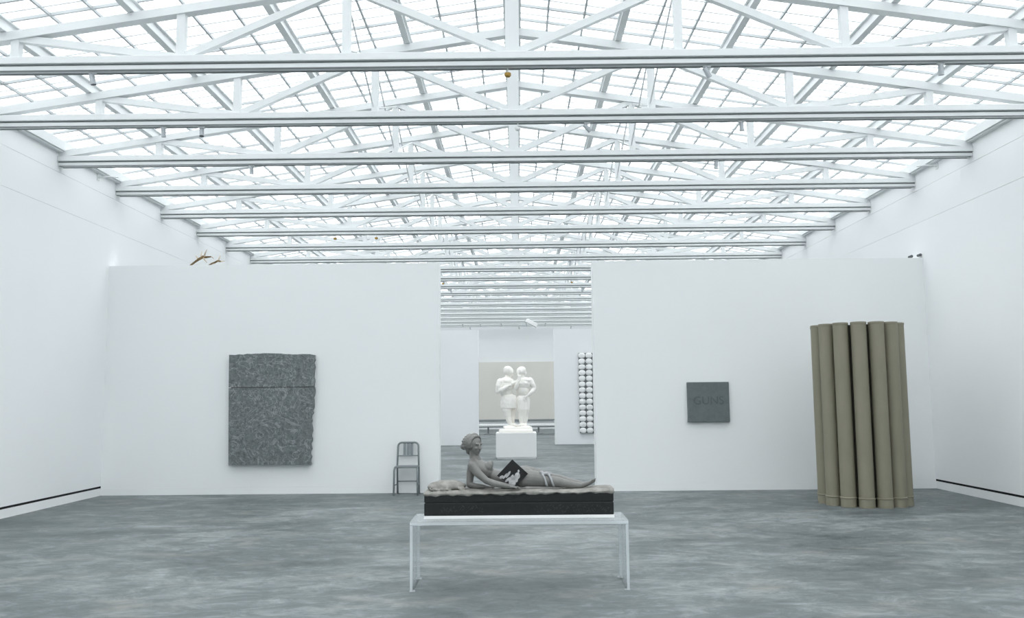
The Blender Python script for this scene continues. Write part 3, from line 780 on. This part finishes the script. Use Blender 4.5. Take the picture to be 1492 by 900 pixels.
# ------------------------------------------------------------------ spotlights and detectors under the trusses
def spot(x, y, aim, label):
    z = 5.118
    t = thing('track_spotlight', (x, y, z), label, 'spotlight', 'spotlights on the truss tracks')
    MB().box(x-.04, x+.04, y-.02, y+.02, z-.018, z, .003).build('track_adapter', STEEL, t)
    MB().tube([(x, y, z-.02), (x, y, z-.055)], .008, 8).build('stem', STEEL, t)
    a = Vector(aim).normalized(); c = Vector((x, y, z-.075))
    MB().tube([c-a*.062, c-a*.055, c+a*.045, c+a*.055], [.023, .028, .028, .032], 14).build('housing', FIX, t, smooth=True, angle=40)
    MB().tube([c+a*.0552, c+a*.057], [.028, .028], 14).build('lens', FIXD, t)
    return t
def ty(k): return YT0+k*D
S = [(-4.60, 0, (.2, .1, -1), 'grey spotlight under the nearest truss, left side'),
     (2.09, 0, (.5, .3, -.8), 'tilted grey spotlight under the nearest truss, right of the ridge'),
     (4.62, 0, (.1, .2, -1), 'grey spotlight under the nearest truss, far right'),
     (-4.10, 1, (.1, -.2, -1), 'grey spotlight under the second truss, second from the left wall'),
     (-4.60, 1, (0, .2, -1), 'white-stemmed spotlight under the second truss, nearest the left wall'),
     (.94, 1, (.7, .3, -.65), 'tilted grey spotlight under the second truss, just right of the ridge'),
     (2.95, 1, (.1, .1, -1), 'grey spotlight under the second truss, right side'),
     (-4.03, 2, (0, .2, -1), 'small spotlight under the third truss, left side'),
     (3.05, 2, (0, .2, -1), 'small spotlight under the third truss, right side'),
     (-1.30, 5, (.3, .2, -1), 'tiny spotlight under the sixth truss, left of the ridge'),
     (-1.40, 7, (.3, .1, -1), 'tiny spotlight seen through the doorway, under the eighth truss, left'),
     (1.40, 7, (-.3, .1, -1), 'tiny spotlight seen through the doorway, under the eighth truss, right'),
     (-2.15, 10, (.3, .1, -1), 'tiny spotlight under the eleventh truss, left end of the doorway view'),
     (2.15, 10, (-.3, .1, -1), 'tiny spotlight under the eleventh truss, right end of the doorway view'),
     (-2.6, 17, (.3, .1, -1), 'tiny spotlight under the eighteenth truss, leftmost in the doorway view'),
     (-1.75, 17, (.3, .1, -1), 'tiny spotlight under the eighteenth truss, second from left in the doorway view'),
     (-.75, 17, (.2, .1, -1), 'tiny spotlight under the eighteenth truss, third from left in the doorway view'),
     (.45, 17, (.3, .1, -1), 'tiny spotlight under the eighteenth truss, second from right in the doorway view'),
     (1.35, 17, (-.3, .1, -1), 'tiny spotlight under the eighteenth truss, rightmost in the doorway view'),
     (-2.35, 18, (.3, .1, -1), 'tiny spotlight under the farthest truss, left in the doorway view'),
     (.1, 18, (.3, .1, -1), 'tiny spotlight under the farthest truss, near the middle of the doorway view'),
     (2.7, 18, (-.3, .1, -1), 'tiny spotlight under the farthest truss, right in the doorway view')]
for x, k, aim, lbl in S: spot(x, ty(k), aim, lbl)
# ceiling projector seen far away
t = thing('projector', (.66, ty(16)+.0, 5.118), 'small white projector tilted below a far truss, seen through the doorway', 'projector')
MB().tube([(.66, ty(16), 5.118), (.66, ty(16), 5.03)], .02, 8).build('mount', STEEL, t)
m = MB(); m.box(-.28, .28, -.2, .2, -.09, .09, .02)
for v in m.bm.verts: v.co = Quaternion((0, 1, 0), math.radians(28)) @ v.co + Vector((.66, ty(16), 4.96))
m.build('housing', PLINTH, t)
def detector(x, k, label, mt, name='smoke_detector'):
    y = ty(k)
    t = thing(name, (x, y, 5.118), label, 'detector', 'small detectors hanging from the trusses')
    MB().tube([(x, y, 5.118), (x, y, 5.06)], .008, 8).build('stem', STEEL, t)
    MB().lathe([(.02, 5.065), (.036, 5.06), (.036, 5.035), (.026, 5.022), (.01, 5.018)], (x, y, 0), 14).build('housing', mt, t, smooth=True, angle=40)
detector(-.075, 0, 'small ochre detector hanging under the nearest truss at the ridge', OCHRE)
detector(.035, 1, 'small white detector hanging under the second truss at the ridge', PLINTH)
detector(-3.95, 5, 'tiny ochre detector hanging under the sixth truss, leftmost', OCHRE)
detector(-3.05, 5, 'tiny ochre detector hanging under the sixth truss, second from left', OCHRE)
detector(-2.25, 9, 'tiny ochre detector under the tenth truss, left in the doorway view', OCHRE)
detector(1.68, 9, 'tiny ochre detector under the tenth truss, right in the doorway view', OCHRE)
# thin wall brackets below the eaves
for s, xw, yb, lbl in ((1, XL, 13.95, 'thin white bracket arm on the left wall below the eave'), (-1, XR, 13.8, 'thin white bracket arm on the right wall below the eave')):
    t = thing('wall_bracket', (xw, yb, 5.27), lbl, 'bracket')
    MB().box(min(xw, xw+s*.012), max(xw, xw+s*.012), yb-.04, yb+.04, 5.22, 5.32, .003).build('plate', STEEL, t)
    MB().tube([(xw+s*.01, yb, 5.27), (xw+s*.20, yb, 5.285), (xw+s*.34, yb, 5.27)], .012, 8).build('arm', STEEL, t)
